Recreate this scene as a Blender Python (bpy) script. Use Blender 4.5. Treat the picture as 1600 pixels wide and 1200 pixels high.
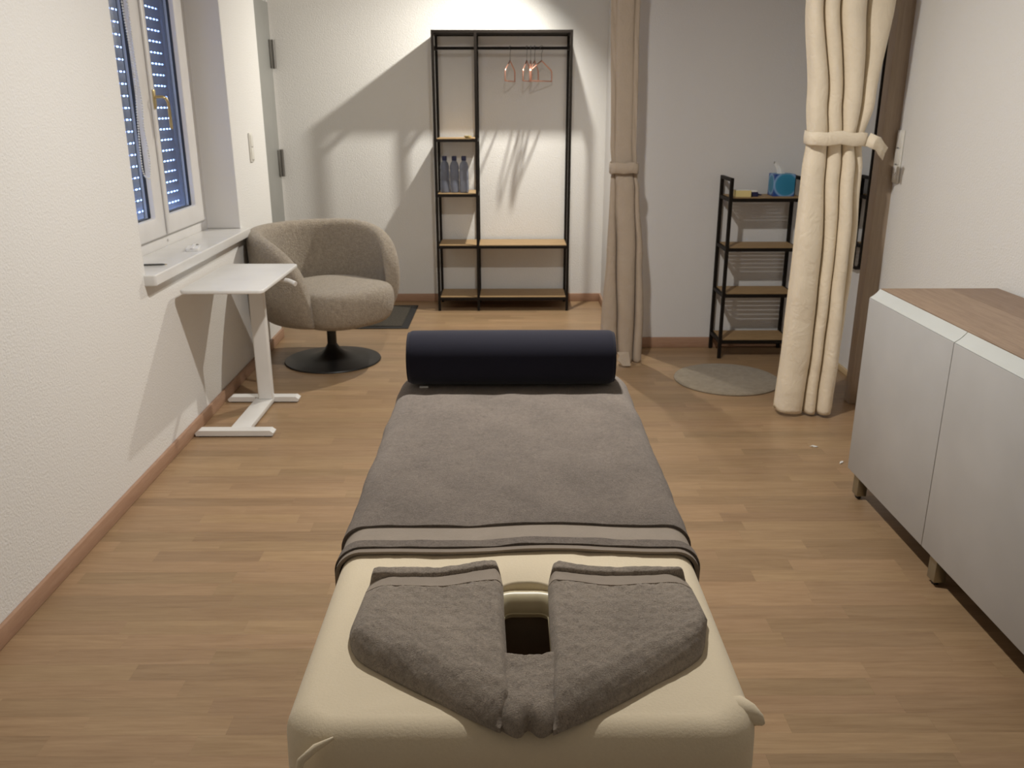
import bpy, bmesh, math, random
from mathutils import Vector, Matrix
from math import sin, cos, pi, radians, sqrt
random.seed(7)
sc = bpy.context.scene
for o in list(bpy.data.objects): bpy.data.objects.remove(o)
COL = sc.collection

# ------------------------------------------------------------------ camera
F, PITCH, YAW, ROLL, CH = 1342.27, .3134, .0037, -.0016, 1.3814
fw = Vector((sin(YAW)*cos(PITCH), cos(YAW)*cos(PITCH), -sin(PITCH)))
rt = Vector((cos(YAW), -sin(YAW), 0)); up = rt.cross(fw)
r2 = rt*cos(ROLL)+up*sin(ROLL); u2 = -rt*sin(ROLL)+up*cos(ROLL)
cam = bpy.data.cameras.new('camera'); co = bpy.data.objects.new('camera', cam); COL.objects.link(co)
cam.sensor_width = 36; cam.lens = F/1600*36; cam.clip_start = .02
m = Matrix.Identity(4)
for i in range(3):
    m[i][0] = r2[i]; m[i][1] = u2[i]; m[i][2] = -fw[i]
m[2][3] = CH
co.matrix_world = m
cam.dof.use_dof = True; cam.dof.focus_distance = 1.35; cam.dof.aperture_fstop = 13
sc.camera = co
sc.view_settings.view_transform = 'Standard'; sc.view_settings.look = 'None'
sc.view_settings.gamma = 1; sc.view_settings.use_curve_mapping = False
sc.view_settings.exposure = 0.0

# ------------------------------------------------------------------ world (dusk outside) and ceiling lamps
w = bpy.data.worlds.new('dusk'); sc.world = w; w.use_nodes = True
bg = w.node_tree.nodes['Background']; bg.inputs[0].default_value = (.30, .47, 1.0, 1); bg.inputs[1].default_value = 10.0

def lamp(name, loc, power, size, color):
    l = bpy.data.lights.new(name, 'AREA'); l.shape = 'DISK'; l.size = size; l.energy = power; l.color = color
    o = bpy.data.objects.new(name, l); COL.objects.link(o); o.location = loc
    return o
WARM = (1.0, .962, .90)
lamp('ceiling_lamp', (.06, 2.62, 2.38), 42, .09, WARM)
def spot(name, loc, power, aim, size, blend, rad, color):
    l = bpy.data.lights.new(name, 'SPOT'); l.energy = power; l.color = color; l.spot_size = radians(size); l.spot_blend = blend; l.shadow_soft_size = rad
    o = bpy.data.objects.new(name, l); COL.objects.link(o); o.location = loc
    o.rotation_euler = (Vector(aim)-Vector(loc)).to_track_quat('-Z', 'Y').to_euler(); return o
spot('ceiling_spot', (.262, 5.672, 2.365), 175, (-.738, 5.58, .645), 144, 1.0, .022, (1.0, .955, .86))

# ------------------------------------------------------------------ materials
def nmat(name, col, rough=.6, metal=0, spec=.5):
    m = bpy.data.materials.new(name); m.use_nodes = True
    b = m.node_tree.nodes['Principled BSDF']
    b.inputs['Base Color'].default_value = (*col, 1); b.inputs['Roughness'].default_value = rough
    b.inputs['Metallic'].default_value = metal; b.inputs['Specular IOR Level'].default_value = spec
    return m, m.node_tree.nodes, m.node_tree.links, b
def lin(r, g, b):
    f = lambda c: (c/255/12.92 if c/255 <= .04045 else ((c/255+.055)/1.055)**2.4)
    return (f(r), f(g), f(b))
def noise(N, L, scale, detail=3, rough=.5, vec=None, dist=0):
    n = N.new('ShaderNodeTexNoise'); n.inputs['Scale'].default_value = scale; n.inputs['Detail'].default_value = detail
    n.inputs['Roughness'].default_value = rough; n.inputs['Distortion'].default_value = dist
    if vec is None:
        t = N.new('ShaderNodeTexCoord'); vec = t.outputs['Object']
    L.new(vec, n.inputs['Vector']); return n
def bump(N, L, b, h, strength, dist, prev=None):
    n = N.new('ShaderNodeBump'); n.inputs['Strength'].default_value = strength; n.inputs['Distance'].default_value = dist
    L.new(h, n.inputs['Height'])
    if prev: L.new(prev.outputs[0], n.inputs['Normal'])
    L.new(n.outputs[0], b.inputs['Normal']); return n
def ramp(N, L, fac, stops):
    r = N.new('ShaderNodeValToRGB'); e = r.color_ramp.elements
    while len(e) < len(stops): e.new(.5)
    for k, (p, c) in enumerate(stops): e[k].position = p; e[k].color = (*c, 1)
    L.new(fac, r.inputs[0]); return r

def wall_mat(name, col, s=1.0):
    m, N, L, b = nmat(name, col, .85, 0, .25)
    n1 = noise(N, L, 125, 3, .55); n2 = noise(N, L, 260, 2)
    p = bump(N, L, b, n1.outputs[0], .62*s, .004)
    bump(N, L, b, n2.outputs[0], .25*s, .002, p)
    return m
WALL = wall_mat('stucco_white', (.79, .78, .755))
WALLB = wall_mat('stucco_alcove', (.74, .73, .72), .5)
PLASTER = wall_mat('smooth_plaster', (.74, .72, .70), .25)
CEIL = wall_mat('ceiling_white', (.80, .79, .77), .3)
def plain(name, col, rough=.5, metal=0, spec=.5, bs=0, sc_=200, bd=.001, var=0):
    m, N, L, b = nmat(name, col, rough, metal, spec)
    n = noise(N, L, sc_, 3)
    if bs: bump(N, L, b, n.outputs[0], bs, bd)
    v = var or .04
    n2 = noise(N, L, 6, 2)
    r = ramp(N, L, n2.outputs[0], [(.3, tuple(c*(1-v) for c in col)), (.7, tuple(min(1, c*(1+v)) for c in col))])
    L.new(r.outputs[0], b.inputs['Base Color'])
    return m
PVC = plain('white_pvc', (.72, .70, .68), .35)
SILL = plain('sill_white', (.70, .69, .67), .22)
DOORG = plain('door_grey', lin(150, 150, 146), .45)
STEEL = plain('hinge_steel', (.20, .19, .175), .4, .7)
BRASS = plain('brass', (.62, .5, .26), .3, 1)
BLACKM = plain('black_metal', (.010, .007, .005), .55, 0, .2)
BLACKB = plain('black_base', (.012, .012, .012), .38)
WHITEM = plain('white_lacquer', (.76, .75, .73), .3)
SWITCH = plain('switch_plastic', (.80, .78, .72), .3)
CABW = plain('cabinet_white', (.47, .465, .455), .42)
CABS = plain('cabinet_strip', (.58, .60, .58), .3)
LEGM = plain('leg_metal', (.36, .33, .25), .38, .8)
COPPER = plain('copper', (.72, .38, .28), .3, .9)
RUBBER = plain('rubber', (.02, .02, .02), .6)
SHUT = plain('shutter_grey', (.30, .32, .35), .5)
YEL = plain('yellow_card', (.75, .62, .28), .6)
NAVYB = plain('navy_plastic', (.015, .018, .07), .4)
PAPER = plain('tissue_paper', (.8, .8, .78), .8)
VINYL = plain('cream_vinyl', lin(218, 206, 172), .34, 0, .5, .1, 60)
BARM = plain('bar_taupe', (.5, .42, .35), .6)
DKFR = plain('dark_frame', (.17, .125, .085), .6)
BEAD = plain('bead_plastic', (.75, .74, .70), .3)
GASK2 = plain('spacer', (.16, .17, .18), .5)
GASK = plain('gasket', (.03, .032, .035), .5)
CANDLE = plain('amber_glass', (.55, .45, .22), .3)
SILV = plain('pen_metal', (.12, .12, .11), .35, .6)

def fabric(name, col, fine=400, bs=.4, bd=.002, var=.08, vs=12, rough=.9, sheen=.2, weave=None):
    m, N, L, b = nmat(name, col, rough, 0, .15)
    b.inputs['Sheen Weight'].default_value = sheen; b.inputs['Sheen Roughness'].default_value = .5
    n = noise(N, L, fine, 3, .6)
    n2 = noise(N, L, vs, 4, .6)
    mx = N.new('ShaderNodeMath'); mx.operation = 'MULTIPLY_ADD'; mx.inputs[1].default_value = .35; L.new(n.outputs[0], mx.inputs[0])
    mm = N.new('ShaderNodeMath'); mm.operation = 'MULTIPLY'; mm.inputs[1].default_value = .65; L.new(n2.outputs[0], mm.inputs[0]); L.new(mm.outputs[0], mx.inputs[2])
    r = ramp(N, L, mx.outputs[0], [(.36, tuple(c*(1-var) for c in col)), (.64, tuple(min(1, c*(1+var)) for c in col))])
    L.new(r.outputs[0], b.inputs['Base Color'])
    p = bump(N, L, b, n.outputs[0], bs, bd)
    if name.startswith('linen'):
        nw = noise(N, L, 16, 3, .6, None, 2.0); p = bump(N, L, b, nw.outputs[0], .35, .012, p)
    if weave:
        t = N.new('ShaderNodeTexCoord'); mp = N.new('ShaderNodeMapping'); mp.inputs['Rotation'].default_value = (0, 0, radians(weave[1]))
        L.new(t.outputs['Object'], mp.inputs[0]); wv = N.new('ShaderNodeTexWave'); wv.inputs['Scale'].default_value = weave[0]
        L.new(mp.outputs[0], wv.inputs[0]); bump(N, L, b, wv.outputs[0], .7, .0015, p)
    return m
def terry(name, col):
    m, N, L, b = nmat(name, col, .95, 0, .1)
    b.inputs['Sheen Weight'].default_value = .25; b.inputs['Sheen Roughness'].default_value = .6
    t = N.new('ShaderNodeTexCoord'); mp = N.new('ShaderNodeMapping'); mp.inputs['Scale'].default_value = (1, 1.7, 1)
    L.new(t.outputs['Object'], mp.inputs[0])
    n = noise(N, L, 360, 3, .7, mp.outputs[0], 1.0); n2 = noise(N, L, 9, 3, .55); n3 = noise(N, L, 95, 3, .7, None, 1.2)
    a = N.new('ShaderNodeMath'); a.operation = 'MULTIPLY_ADD'; a.inputs[1].default_value = .2; L.new(n2.outputs[0], a.inputs[0])
    c = N.new('ShaderNodeMath'); c.operation = 'MULTIPLY_ADD'; c.inputs[1].default_value = .3; L.new(n3.outputs[0], c.inputs[0])
    d = N.new('ShaderNodeMath'); d.operation = 'MULTIPLY'; d.inputs[1].default_value = .5; L.new(n.outputs[0], d.inputs[0])
    L.new(d.outputs[0], c.inputs[2]); L.new(c.outputs[0], a.inputs[2])
    r = ramp(N, L, a.outputs[0], [(.40, tuple(x*.66 for x in col)), (.60, tuple(x*1.28 for x in col))])
    L.new(r.outputs[0], b.inputs['Base Color'])
    p = bump(N, L, b, n.outputs[0], .9, .004); bump(N, L, b, n3.outputs[0], .28, .003, p)
    return m
TOWEL = terry('terry_taupe', lin(144, 132, 122))
TOWEL_LIT = terry('terry_taupe_lit', lin(176, 163, 149))  # same terry, stronger light on the face towel put into the colour
BAND = fabric('flat_weave_taupe', lin(188, 175, 161), 500, .2, .001, .06, 20, .8, .2, (190, 55))
HEM = fabric('hem_taupe', lin(150, 138, 126), 300, .3, .001, .05)
SHEET = fabric('jersey_cream', lin(240, 226, 198), 260, .35, .0012, .03, 4, .85, .15)
BOUCLE = fabric('boucle_taupe', lin(160, 148, 132), 150, 1.0, .009, .18, 60, .95, .3)
NAVY = fabric('navy_cover', (.014, .014, .026), 600, .15, .0005, .05, 5, .8, .15)
LINEN = fabric('linen_cream', lin(240, 227, 204), 350, .3, .0015, .04, 10, .85, .15)
LINEN_SHADE = fabric('linen_shaded', lin(180, 165, 148), 350, .3, .0015, .04, 10, .85, .1)  # curtain linen darkened, shade near the partition put into the colour
RUGM = fabric('rug_pile', lin(150, 138, 120), 220, .9, .005, .15, 40, .98, .2)
MATM = fabric('mat_pile', (.07, .062, .051), 250, .9, .004, .4, 90, .98, 0)
MATE = plain('mat_edge', (.014, .013, .013), .7)

def wood(name, c1, c2, scale=(1, 14, 14), rough=.4, tone=False, bs=.1, axis=None):
    m, N, L, b = nmat(name, c1, rough, 0, .4)
    g = N.new('ShaderNodeNewGeometry'); mp = N.new('ShaderNodeMapping'); mp.inputs['Scale'].default_value = scale
    src = g.outputs['Position']
    at = None
    if tone:
        at = N.new('ShaderNodeAttribute'); at.attribute_name = 'tone'
        cb = N.new('ShaderNodeVectorMath'); cb.operation = 'MULTIPLY_ADD'
        cb.inputs[1].default_value = (9, 7, 5); L.new(at.outputs['Color'], cb.inputs[0]); L.new(src, cb.inputs[2]); src = cb.outputs[0]
    L.new(src, mp.inputs[0])
    n = noise(N, L, 3.0, 5, .62, mp.outputs[0], .8)
    n2 = noise(N, L, 9.0, 4, .7, mp.outputs[0], .2)
    ad = N.new('ShaderNodeMath'); ad.operation = 'MULTIPLY_ADD'; ad.inputs[1].default_value = .55; L.new(n.outputs[0], ad.inputs[0])
    m2 = N.new('ShaderNodeMath'); m2.operation = 'MULTIPLY'; m2.inputs[1].default_value = .45; L.new(n2.outputs[0], m2.inputs[0]); L.new(m2.outputs[0], ad.inputs[2])
    r = ramp(N, L, ad.outputs[0], [(.34, c2), (.62, c1)])
    out = r.outputs[0]
    if tone:
        hs = N.new('ShaderNodeHueSaturation')
        mr = N.new('ShaderNodeMapRange'); mr.inputs[3].default_value = .80; mr.inputs[4].default_value = 1.14
        sp = N.new('ShaderNodeSeparateColor'); L.new(at.outputs['Color'], sp.inputs[0])
        L.new(sp.outputs[0], mr.inputs[0]); L.new(mr.outputs[0], hs.inputs['Value'])
        mh = N.new('ShaderNodeMapRange'); mh.inputs[3].default_value = .497; mh.inputs[4].default_value = .503
        L.new(sp.outputs[1], mh.inputs[0]); L.new(mh.outputs[0], hs.inputs['Hue'])
        L.new(out, hs.inputs['Color']); out = hs.outputs[0]
    L.new(out, b.inputs['Base Color'])
    bump(N, L, b, n2.outputs[0], bs, .001)
    return m
FLOORM = wood('beech_laminate', lin(168, 140, 108), lin(147, 119, 89), (1, 14, 14), .36, True, .06)
FLOORB = plain('floor_base', lin(120, 90, 60), .6)
BASEM = wood('baseboard_wood', lin(176, 142, 118), lin(162, 126, 102), (2, 2, 20), .45)
BASEL = plain('baseboard_light', lin(205, 180, 140), .45)
SHELFW = wood('shelf_oak', lin(176, 148, 108), lin(150, 120, 84), (2, 20, 20), .5)
TOPW = wood('worktop_walnut', lin(160, 136, 114), lin(136, 112, 92), (18, 1.5, 18), .45)
TOPW2 = wood('worktop_walnut_dark', lin(146, 122, 102), lin(124, 100, 82), (18, 1.5, 18), .45)
CASEM = wood('casing_taupe', lin(176, 158, 138), lin(160, 142, 124), (20, 20, 1), .5)

# glass
GL = bpy.data.materials.new('window_glass'); GL.use_nodes = True
N = GL.node_tree.nodes; L = GL.node_tree.links; N.clear()
o_ = N.new('ShaderNodeOutputMaterial'); mx = N.new('ShaderNodeMixShader'); tr = N.new('ShaderNodeBsdfTransparent'); gl = N.new('ShaderNodeBsdfGlossy')
gl.inputs['Roughness'].default_value = .01; fr = N.new('ShaderNodeFresnel'); fr.inputs[0].default_value = 1.75
gm = N.new('ShaderNodeNewGeometry'); iv = N.new('ShaderNodeMath'); iv.operation = 'SUBTRACT'; iv.inputs[0].default_value = 1; L.new(gm.outputs['Backfacing'], iv.inputs[1]); ml = N.new('ShaderNodeMath'); ml.operation = 'MULTIPLY'; fr.inputs[0].default_value = 1.5; L.new(iv.outputs[0], ml.inputs[0]); L.new(fr.outputs[0], ml.inputs[1]); L.new(ml.outputs[0], mx.inputs[0]); L.new(tr.outputs[0], mx.inputs[1]); L.new(gl.outputs[0], mx.inputs[2]); L.new(mx.outputs[0], o_.inputs[0])
tr.inputs[0].default_value = (.92, .94, .96, 1)
MIR, _, _, _ = nmat('mirror_glass', (.86, .87, .87), .01, 1)
BOT, N, L, b = nmat('bottle_plastic', (.34, .37, .46), .12, 0, .5)
b.inputs['Transmission Weight'].default_value = .62; b.inputs['IOR'].default_value = 1.2
# tissue box print: blue to teal ovals
TIS, N, L, b = nmat('tissue_box_print', (.05, .15, .4), .4)
t = N.new('ShaderNodeTexCoord'); mp = N.new('ShaderNodeMapping'); mp.inputs['Location'].default_value = (-.008, 0, -.062); mp.inputs['Scale'].default_value = (1.0, 1.0, 1.0)
L.new(t.outputs['Object'], mp.inputs[0]); ln = N.new('ShaderNodeVectorMath'); ln.operation = 'LENGTH'; L.new(mp.outputs[0], ln.inputs[0])
sc_ = N.new('ShaderNodeMath'); sc_.operation = 'MULTIPLY'; sc_.inputs[1].default_value = 8*.87; L.new(ln.outputs['Value'], sc_.inputs[0])
r = ramp(N, L, sc_.outputs[0], [(.25, (.02, .20, .34)), (.54, (.03, .24, .42)), (.585, (.25, .42, .68)), (.63, (.012, .07, .30)), (.9, (.03, .04, .22))])
L.new(r.outputs[0], b.inputs['Base Color'])

# ------------------------------------------------------------------ helpers
def link(name, bm, mat, parent=None, smooth=None, tone=None):
    me = bpy.data.meshes.new(name)
    bmesh.ops.recalc_face_normals(bm, faces=bm.faces)
    bm.to_mesh(me); bm.free()
    if smooth is not None:
        for p in me.polygons: p.use_smooth = True
        me.set_sharp_from_angle(angle=radians(smooth))
    mats = mat if isinstance(mat, (list, tuple)) else [mat]
    for q in mats: me.materials.append(q)
    o = bpy.data.objects.new(name, me); COL.objects.link(o)
    if parent: o.parent = parent
    return o
def thing(name, label, cat, loc=(0, 0, 0), rz=0, group=None):
    o = bpy.data.objects.new(name, None); o.empty_display_size = .1; COL.objects.link(o)
    o.location = loc; o.rotation_euler = (0, 0, rz); o['label'] = label; o['category'] = cat
    if group: o['group'] = group
    return o
def tag(o, label, cat, group=None):
    o['label'] = label; o['category'] = cat
    if group: o['group'] = group
    return o
def struct(o): o['kind'] = 'structure'; return o
def box(bm, x0, x1, y0, y1, z0, z1):
    v = [bm.verts.new((x, y, z)) for z in (z0, z1) for y in (y0, y1) for x in (x0, x1)]
    for f in ((0, 2, 3, 1), (4, 5, 7, 6), (0, 1, 5, 4), (2, 6, 7, 3), (0, 4, 6, 2), (1, 3, 7, 5)): bm.faces.new([v[i] for i in f])
    return v
def B(name, x0, x1, y0, y1, z0, z1, mat, parent=None, bev=0, seg=2):
    bm = bmesh.new(); box(bm, x0, x1, y0, y1, z0, z1)
    if bev: bmesh.ops.bevel(bm, geom=bm.edges[:], offset=bev, segments=seg, profile=.5, affect='EDGES')
    return link(name, bm, mat, parent, 40 if bev else None)
def loft(bm, rings, cap0=True, cap1=True, closed=True):
    R = [[bm.verts.new(p) for p in r] for r in rings]
    n = len(R[0])
    for a, b_ in zip(R, R[1:]):
        for i in range(n if closed else n-1):
            j = (i+1) % n; bm.faces.new((a[i], a[j], b_[j], b_[i]))
    if cap0: bm.faces.new(R[0][::-1])
    if cap1: bm.faces.new(R[-1])
    return R
def rrect(x0, x1, y0, y1, r, n=6):
    r = max(1e-5, min(r, (x1-x0)/2-1e-5, (y1-y0)/2-1e-5)); out = []
    for cx, cy, a0 in ((x1-r, y1-r, 0), (x0+r, y1-r, 90), (x0+r, y0+r, 180), (x1-r, y0+r, 270)):
        for k in range(n+1):
            a = radians(a0+90*k/n); out.append((cx+r*cos(a), cy+r*sin(a)))
    return out
def slab_bm(x0, x1, y0, y1, z0, z1, rc, rtop, rbot=0, n=6, k=6):
    bm = bmesh.new(); prof = []
    if rbot:
        for i in range(k+1):
            a = pi/2*i/k; prof.append((rbot*(1-sin(a)), z0+rbot*(1-cos(a))))
    else: prof.append((0, z0))
    for i in range(k+1):
        a = pi/2*i/k; prof.append((rtop*(1-cos(a)), z1-rtop+rtop*sin(a)))
    prof.append((rtop+.001, z1)); 
    if rbot: prof.insert(0, (rbot+.001, z0))
    loft(bm, [[(x, y, z) for x, y in rrect(x0+d, x1-d, y0+d, y1-d, max(rc-d, .004), n)] for d, z in prof])
    return bm
def slab(name, x0, x1, y0, y1, z0, z1, rc, rtop, mat, parent=None, rbot=0, n=6, k=5):
    return link(name, slab_bm(x0, x1, y0, y1, z0, z1, rc, rtop, rbot, n, k), mat, parent, 50)
def tube_pts(bm, pts, r, n=8, closed=False, cap=True):
    pts = [Vector(p) for p in pts]; N_ = len(pts); rings = []; prev = None
    for i, p in enumerate(pts):
        a = pts[i-1] if (i or closed) else p; c = pts[(i+1) % N_] if (i < N_-1 or closed) else p
        t = (c-a).normalized()
        if prev is None:
            u = t.orthogonal().normalized()
        else:
            u = (prev-t*prev.dot(t)).normalized()
        prev = u; v = t.cross(u); rr = r[i] if isinstance(r, (list, tuple)) else r
        rings.append([p+u*rr*cos(2*pi*k/n)+v*rr*sin(2*pi*k/n) for k in range(n)])
    if closed: rings.append(rings[0])
    R = [[bm.verts.new(q) for q in rg] for rg in (rings[:-1] if closed else rings)]
    if closed: R.append(R[0])
    for a, b_ in zip(R, R[1:]):
        for k in range(n): bm.faces.new((a[k], a[(k+1) % n], b_[(k+1) % n], b_[k]))
    if cap and not closed: bm.faces.new(R[0][::-1]); bm.faces.new(R[-1])
def tube(name, pts, r, mat, parent=None, n=8, closed=False):
    bm = bmesh.new(); tube_pts(bm, pts, r, n, closed); return link(name, bm, mat, parent, 60)
def lathe(name, prof, mat, parent=None, n=32, loc=(0, 0, 0), cap=True):
    bm = bmesh.new()
    loft(bm, [[(loc[0]+r*cos(2*pi*k/n), loc[1]+r*sin(2*pi*k/n), loc[2]+z) for k in range(n)] for r, z in prof], cap, cap)
    return link(name, bm, mat, parent, 40)
def rod(name, a, b_, r, mat, parent=None, n=10): return tube(name, [a, b_], r, mat, parent, n)
def wob(x, y, s=1, ph=0):
    return (sin(x*3.1*s+1.3+ph)+sin(y*2.7*s+.5+ph*1.7)+sin((x+y)*4.3*s+2.1)+sin((x-y*1.3)*5.9*s+ph))/4

# ------------------------------------------------------------------ left wall frame (turned by a degree)
LROT, LX, LY = .0167, -1.363, 1.5
def onleft(o): o.location = (LX, LY, 0); o.rotation_euler = (0, 0, LROT); return o
def ly(y): return y-LY
H = 2.45
Y0, Y1 = 3.26, 4.575          # window opening
bm = bmesh.new()
box(bm, -.30, 0, ly(-1.15), ly(Y0), -.05, H)
box(bm, -.30, 0, ly(Y0), ly(Y1), -.05, .735)
box(bm, -.30, 0, ly(Y0), ly(Y1), 2.15, H)
box(bm, -.30, 0, ly(Y1), ly(5.24), -.05, H)
wl = struct(onleft(link('wall_left', bm, [WALL])))
# smooth plaster lining of the window reveal
bm = bmesh.new(); box(bm, -.20, -.0005, ly(Y1)-.006, ly(Y1)+.001, .77, 2.15); box(bm, -.20, -.0005, ly(Y0)-.001, ly(Y0)+.006, .77, 2.15)
struct(onleft(link('trim_1', bm, PLASTER)))
struct(B('wall_entry', -1.90, -1.625, 5.2, 6.4, -.05, H, WALL))
struct(B('wall_back', -1.9, .75, 6.265, 6.4, -.05, H, WALL))
struct(B('wall_partition',   .68, 2.0, 4.98, 6.265, -.05, H, WALLB))
struct(B('wall_right', 1.72, 2.0, -1.15, 3.93, -.05, H, WALL))
struct(B('wall_alcove', 1.82, 2.0, 3.93, 4.98, -.05, H, WALLB))
struct(B('wall_front', -1.9, 2.0, -1.3, -1.15, -.05, H, WALL))
struct(B('ceiling', -1.9, 2.0, -1.3, 6.4, H, H+.1, CEIL))
struct(B('trim_2', 1.65, 1.82, 3.93, 4.0, 0, H, CASEM, None, .004))
fl = struct(B('floor', -1.9, 2.0, -1.3, 6.4, -.06, -.012, FLOORB))

# floor planks
PW = .0664
planks = []
y = -1.15; k = 0
while y < 6.265:
    x = -1.72-random.random()*.45
    while x < 1.83:
        L_ = random.choice((.34, .42, .47, .52, .60, .66))
        a, b_ = max(x, -1.72), min(x+L_, 1.83)
        if b_-a > .03: planks.append((a, b_, y, min(y+PW, 6.265)))
        x += L_
    y += PW; k += 1
def pproj(x, y, z=0):
    v = Vector((x, y, z-CH)); d = v.dot(fw)
    return (800+F*v.dot(r2)/d, 600-F*v.dot(u2)/d) if d > .05 else (0, 9999)
def score(p):
    cx, cy = (p[0]+p[1])/2, (p[2]+p[3])/2
    q = pproj(cx, cy); d = CH*CH+cx*cx+cy*cy
    if not (-60 < q[0] < 1660 and q[1] < 1230): return 0
    tt = (q[1]-600)/540; 
    if q[1] > 600 and 638-180*tt+25 < q[0] < 960+230*tt-25: return 0
    if cx > 1.42 and cy < 2.9: return 0
    return 1/d
planks.sort(key=score, reverse=True)
def paint(me, faces_tone):
    ca = me.color_attributes.new('tone', 'FLOAT_COLOR', 'CORNER')
    for p, tn in zip(me.polygons, faces_tone):
        for li in p.loop_indices: ca.data[li].color = tn
def ptone():
    v = sum(random.random() for _ in range(3))/3; v = v if random.random() > .12 else v*.3
    return (v, random.random(), random.random(), 1)
for p in planks[:300]:
    bm = bmesh.new(); box(bm, p[0]+.00008, p[1]-.00008, p[2]+.00008, p[3]-.00008, -.012, 0)
    o = link('plank', bm, FLOORM, fl); paint(o.data, [ptone()]*6)
bm = bmesh.new(); tn = []
for p in planks[300:]:
    box(bm, p[0]+.00008, p[1]-.00008, p[2]+.00008, p[3]-.00008, -.012, 0); tn += [ptone()]*6
me = bpy.data.meshes.new('planks'); bm.to_mesh(me); bm.free(); me.materials.append(FLOORM); paint(me, tn)
o = bpy.data.objects.new('planks', me); COL.objects.link(o); o.parent = fl; o['kind'] = 'stuff'

# baseboards
def bb(name, x0, x1, y0, y1, mat=BASEM, h=.058):
    return struct(B(name, x0, x1, y0, y1, .0005, h, mat, None, .003))
onleft(struct(B('baseboard_left', .0, .015, ly(-1.15), ly(5.24), .0005, .058, BASEM, None, .004)))
bb('baseboard_back', -1.62, .68, 6.25, 6.265)
bb('baseboard_partition', .665, .68, 4.98, 6.25)
bb('baseboard_alcove', .665, 1.82, 4.965, 4.98, h=.062)
bb('baseboard_recess', 1.805, 1.82, 4.0, 4.965, BASEL, .03)
bb('baseboard_right', 1.705, 1.72, -1.15, 3.93)

# entry door beyond the wall corner
d = struct(B('door_1', -1.625, -1.603, 5.3, 6.235, .005, 2.04, DOORG, None, .003))
B('door_frame', -1.625, -1.612, 6.236, 6.264, .0, 2.1, PVC, d)
for z in (1.715, 1.0):
    h_ = B('hinge', -1.603, -1.592, 6.175, 6.225, z-.09, z+.09, STEEL, d, .003)
    rod('hinge_pin', (-1.588, 6.232, z-.092), (-1.588, 6.232, z+.092), .0125, STEEL, h_)

# ------------------------------------------------------------------ window
wx = -.151   # plane of the sash front (local x)
win = struct(bpy.data.objects.new('window_1', None)); COL.objects.link(win); onleft(win)
def frame_rect(name, x0, x1, y0, y1, z0, z1, wd, mat, parent, bev=.006):
    bm = bmesh.new()
    # mitred ring
    for s in range(1):
        outer = [(y0, z0), (y1, z0), (y1, z1), (y0, z1)]
        inner = [(y0+wd[0], z0+wd[2]), (y1-wd[1], z0+wd[2]), (y1-wd[1], z1-wd[3]), (y0+wd[0], z1-wd[3])]
        V = {}
        for tag_, pts in (('o', outer), ('i', inner)):
            for j, (yy, zz) in enumerate(pts):
                for xx in (x0, x1): V[tag_, j, xx] = bm.verts.new((xx, yy, zz))
        for j in range(4):
            q = (j+1) % 4
            bm.faces.new((V['o', j, x1], V['o', q, x1], V['i', q, x1], V['i', j, x1]))
            bm.faces.new((V['o', j, x0], V['i', j, x0], V['i', q, x0], V['o', q, x0]))
            bm.faces.new((V['o', j, x0], V['o', q, x0], V['o', q, x1], V['o', j, x1]))
            bm.faces.new((V['i', j, x0], V['i', j, x1], V['i', q, x1], V['i', q, x0]))
    if bev: bmesh.ops.bevel(bm, geom=bm.edges[:], offset=bev, segments=2, profile=.5, affect='EDGES')
    return link(name, bm, mat, parent, 40)
a0, a1, ym = ly(Y0), ly(Y1), ly(3.948)
ZT = 2.15
frame_rect('window_frame', wx-.07, wx-.018, a0, a1, .766, ZT, (.06, .075, .055, .06), PVC, win)
for (s0, s1, lab) in ((a0+.045, ym-.001, 0), (ym+.001, a1-.070, 1)):
    sash = frame_rect('sash', wx-.055, wx, s0, s1, .822, ZT-.05, (.075 if lab == 0 else .058, .112 if lab == 0 else .135, .088, .08), PVC, win, .008)
    g0, g1 = s0+(.075 if lab == 0 else .058), s1-(.112 if lab == 0 else .135)
    frame_rect('gasket', wx-.034, wx-.022, g0-.001, g1+.001, .909, ZT-.129, (.004,)*4, GASK, sash, 0)
    B('pane', wx-.040, wx-.036, g0-.004, g1+.004, .906, ZT-.126, GL, sash)
    frame_rect('gasket', wx-.051, wx-.047, g0-.001, g1+.001, .909, ZT-.129, (.004,)*4, GASK2, sash, 0)
B('mullion_cover', wx, wx+.010, ym-.010, ym+.018, .83, ZT-.06, PVC, win, .003)
# brass handle
hp = B('window_handle', wx+.010, wx+.018, ym-.006, ym+.018, 1.37, 1.45, BRASS, win, .003)
tube('lever', [(wx+.014, ym+.006, 1.42), (wx+.050, ym+.006, 1.42), (wx+.060, ym+.012, 1.415), (wx+.062, ym+.03, 1.395), (wx+.062, ym+.035, 1.31), (wx+.062, ym+.035, 1.285)], .0065, BRASS, hp)
B('frame_cap', wx-.018, wx-.010, ly(3.98), ly(3.995), .79, .80, PVC, win, .002)
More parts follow.
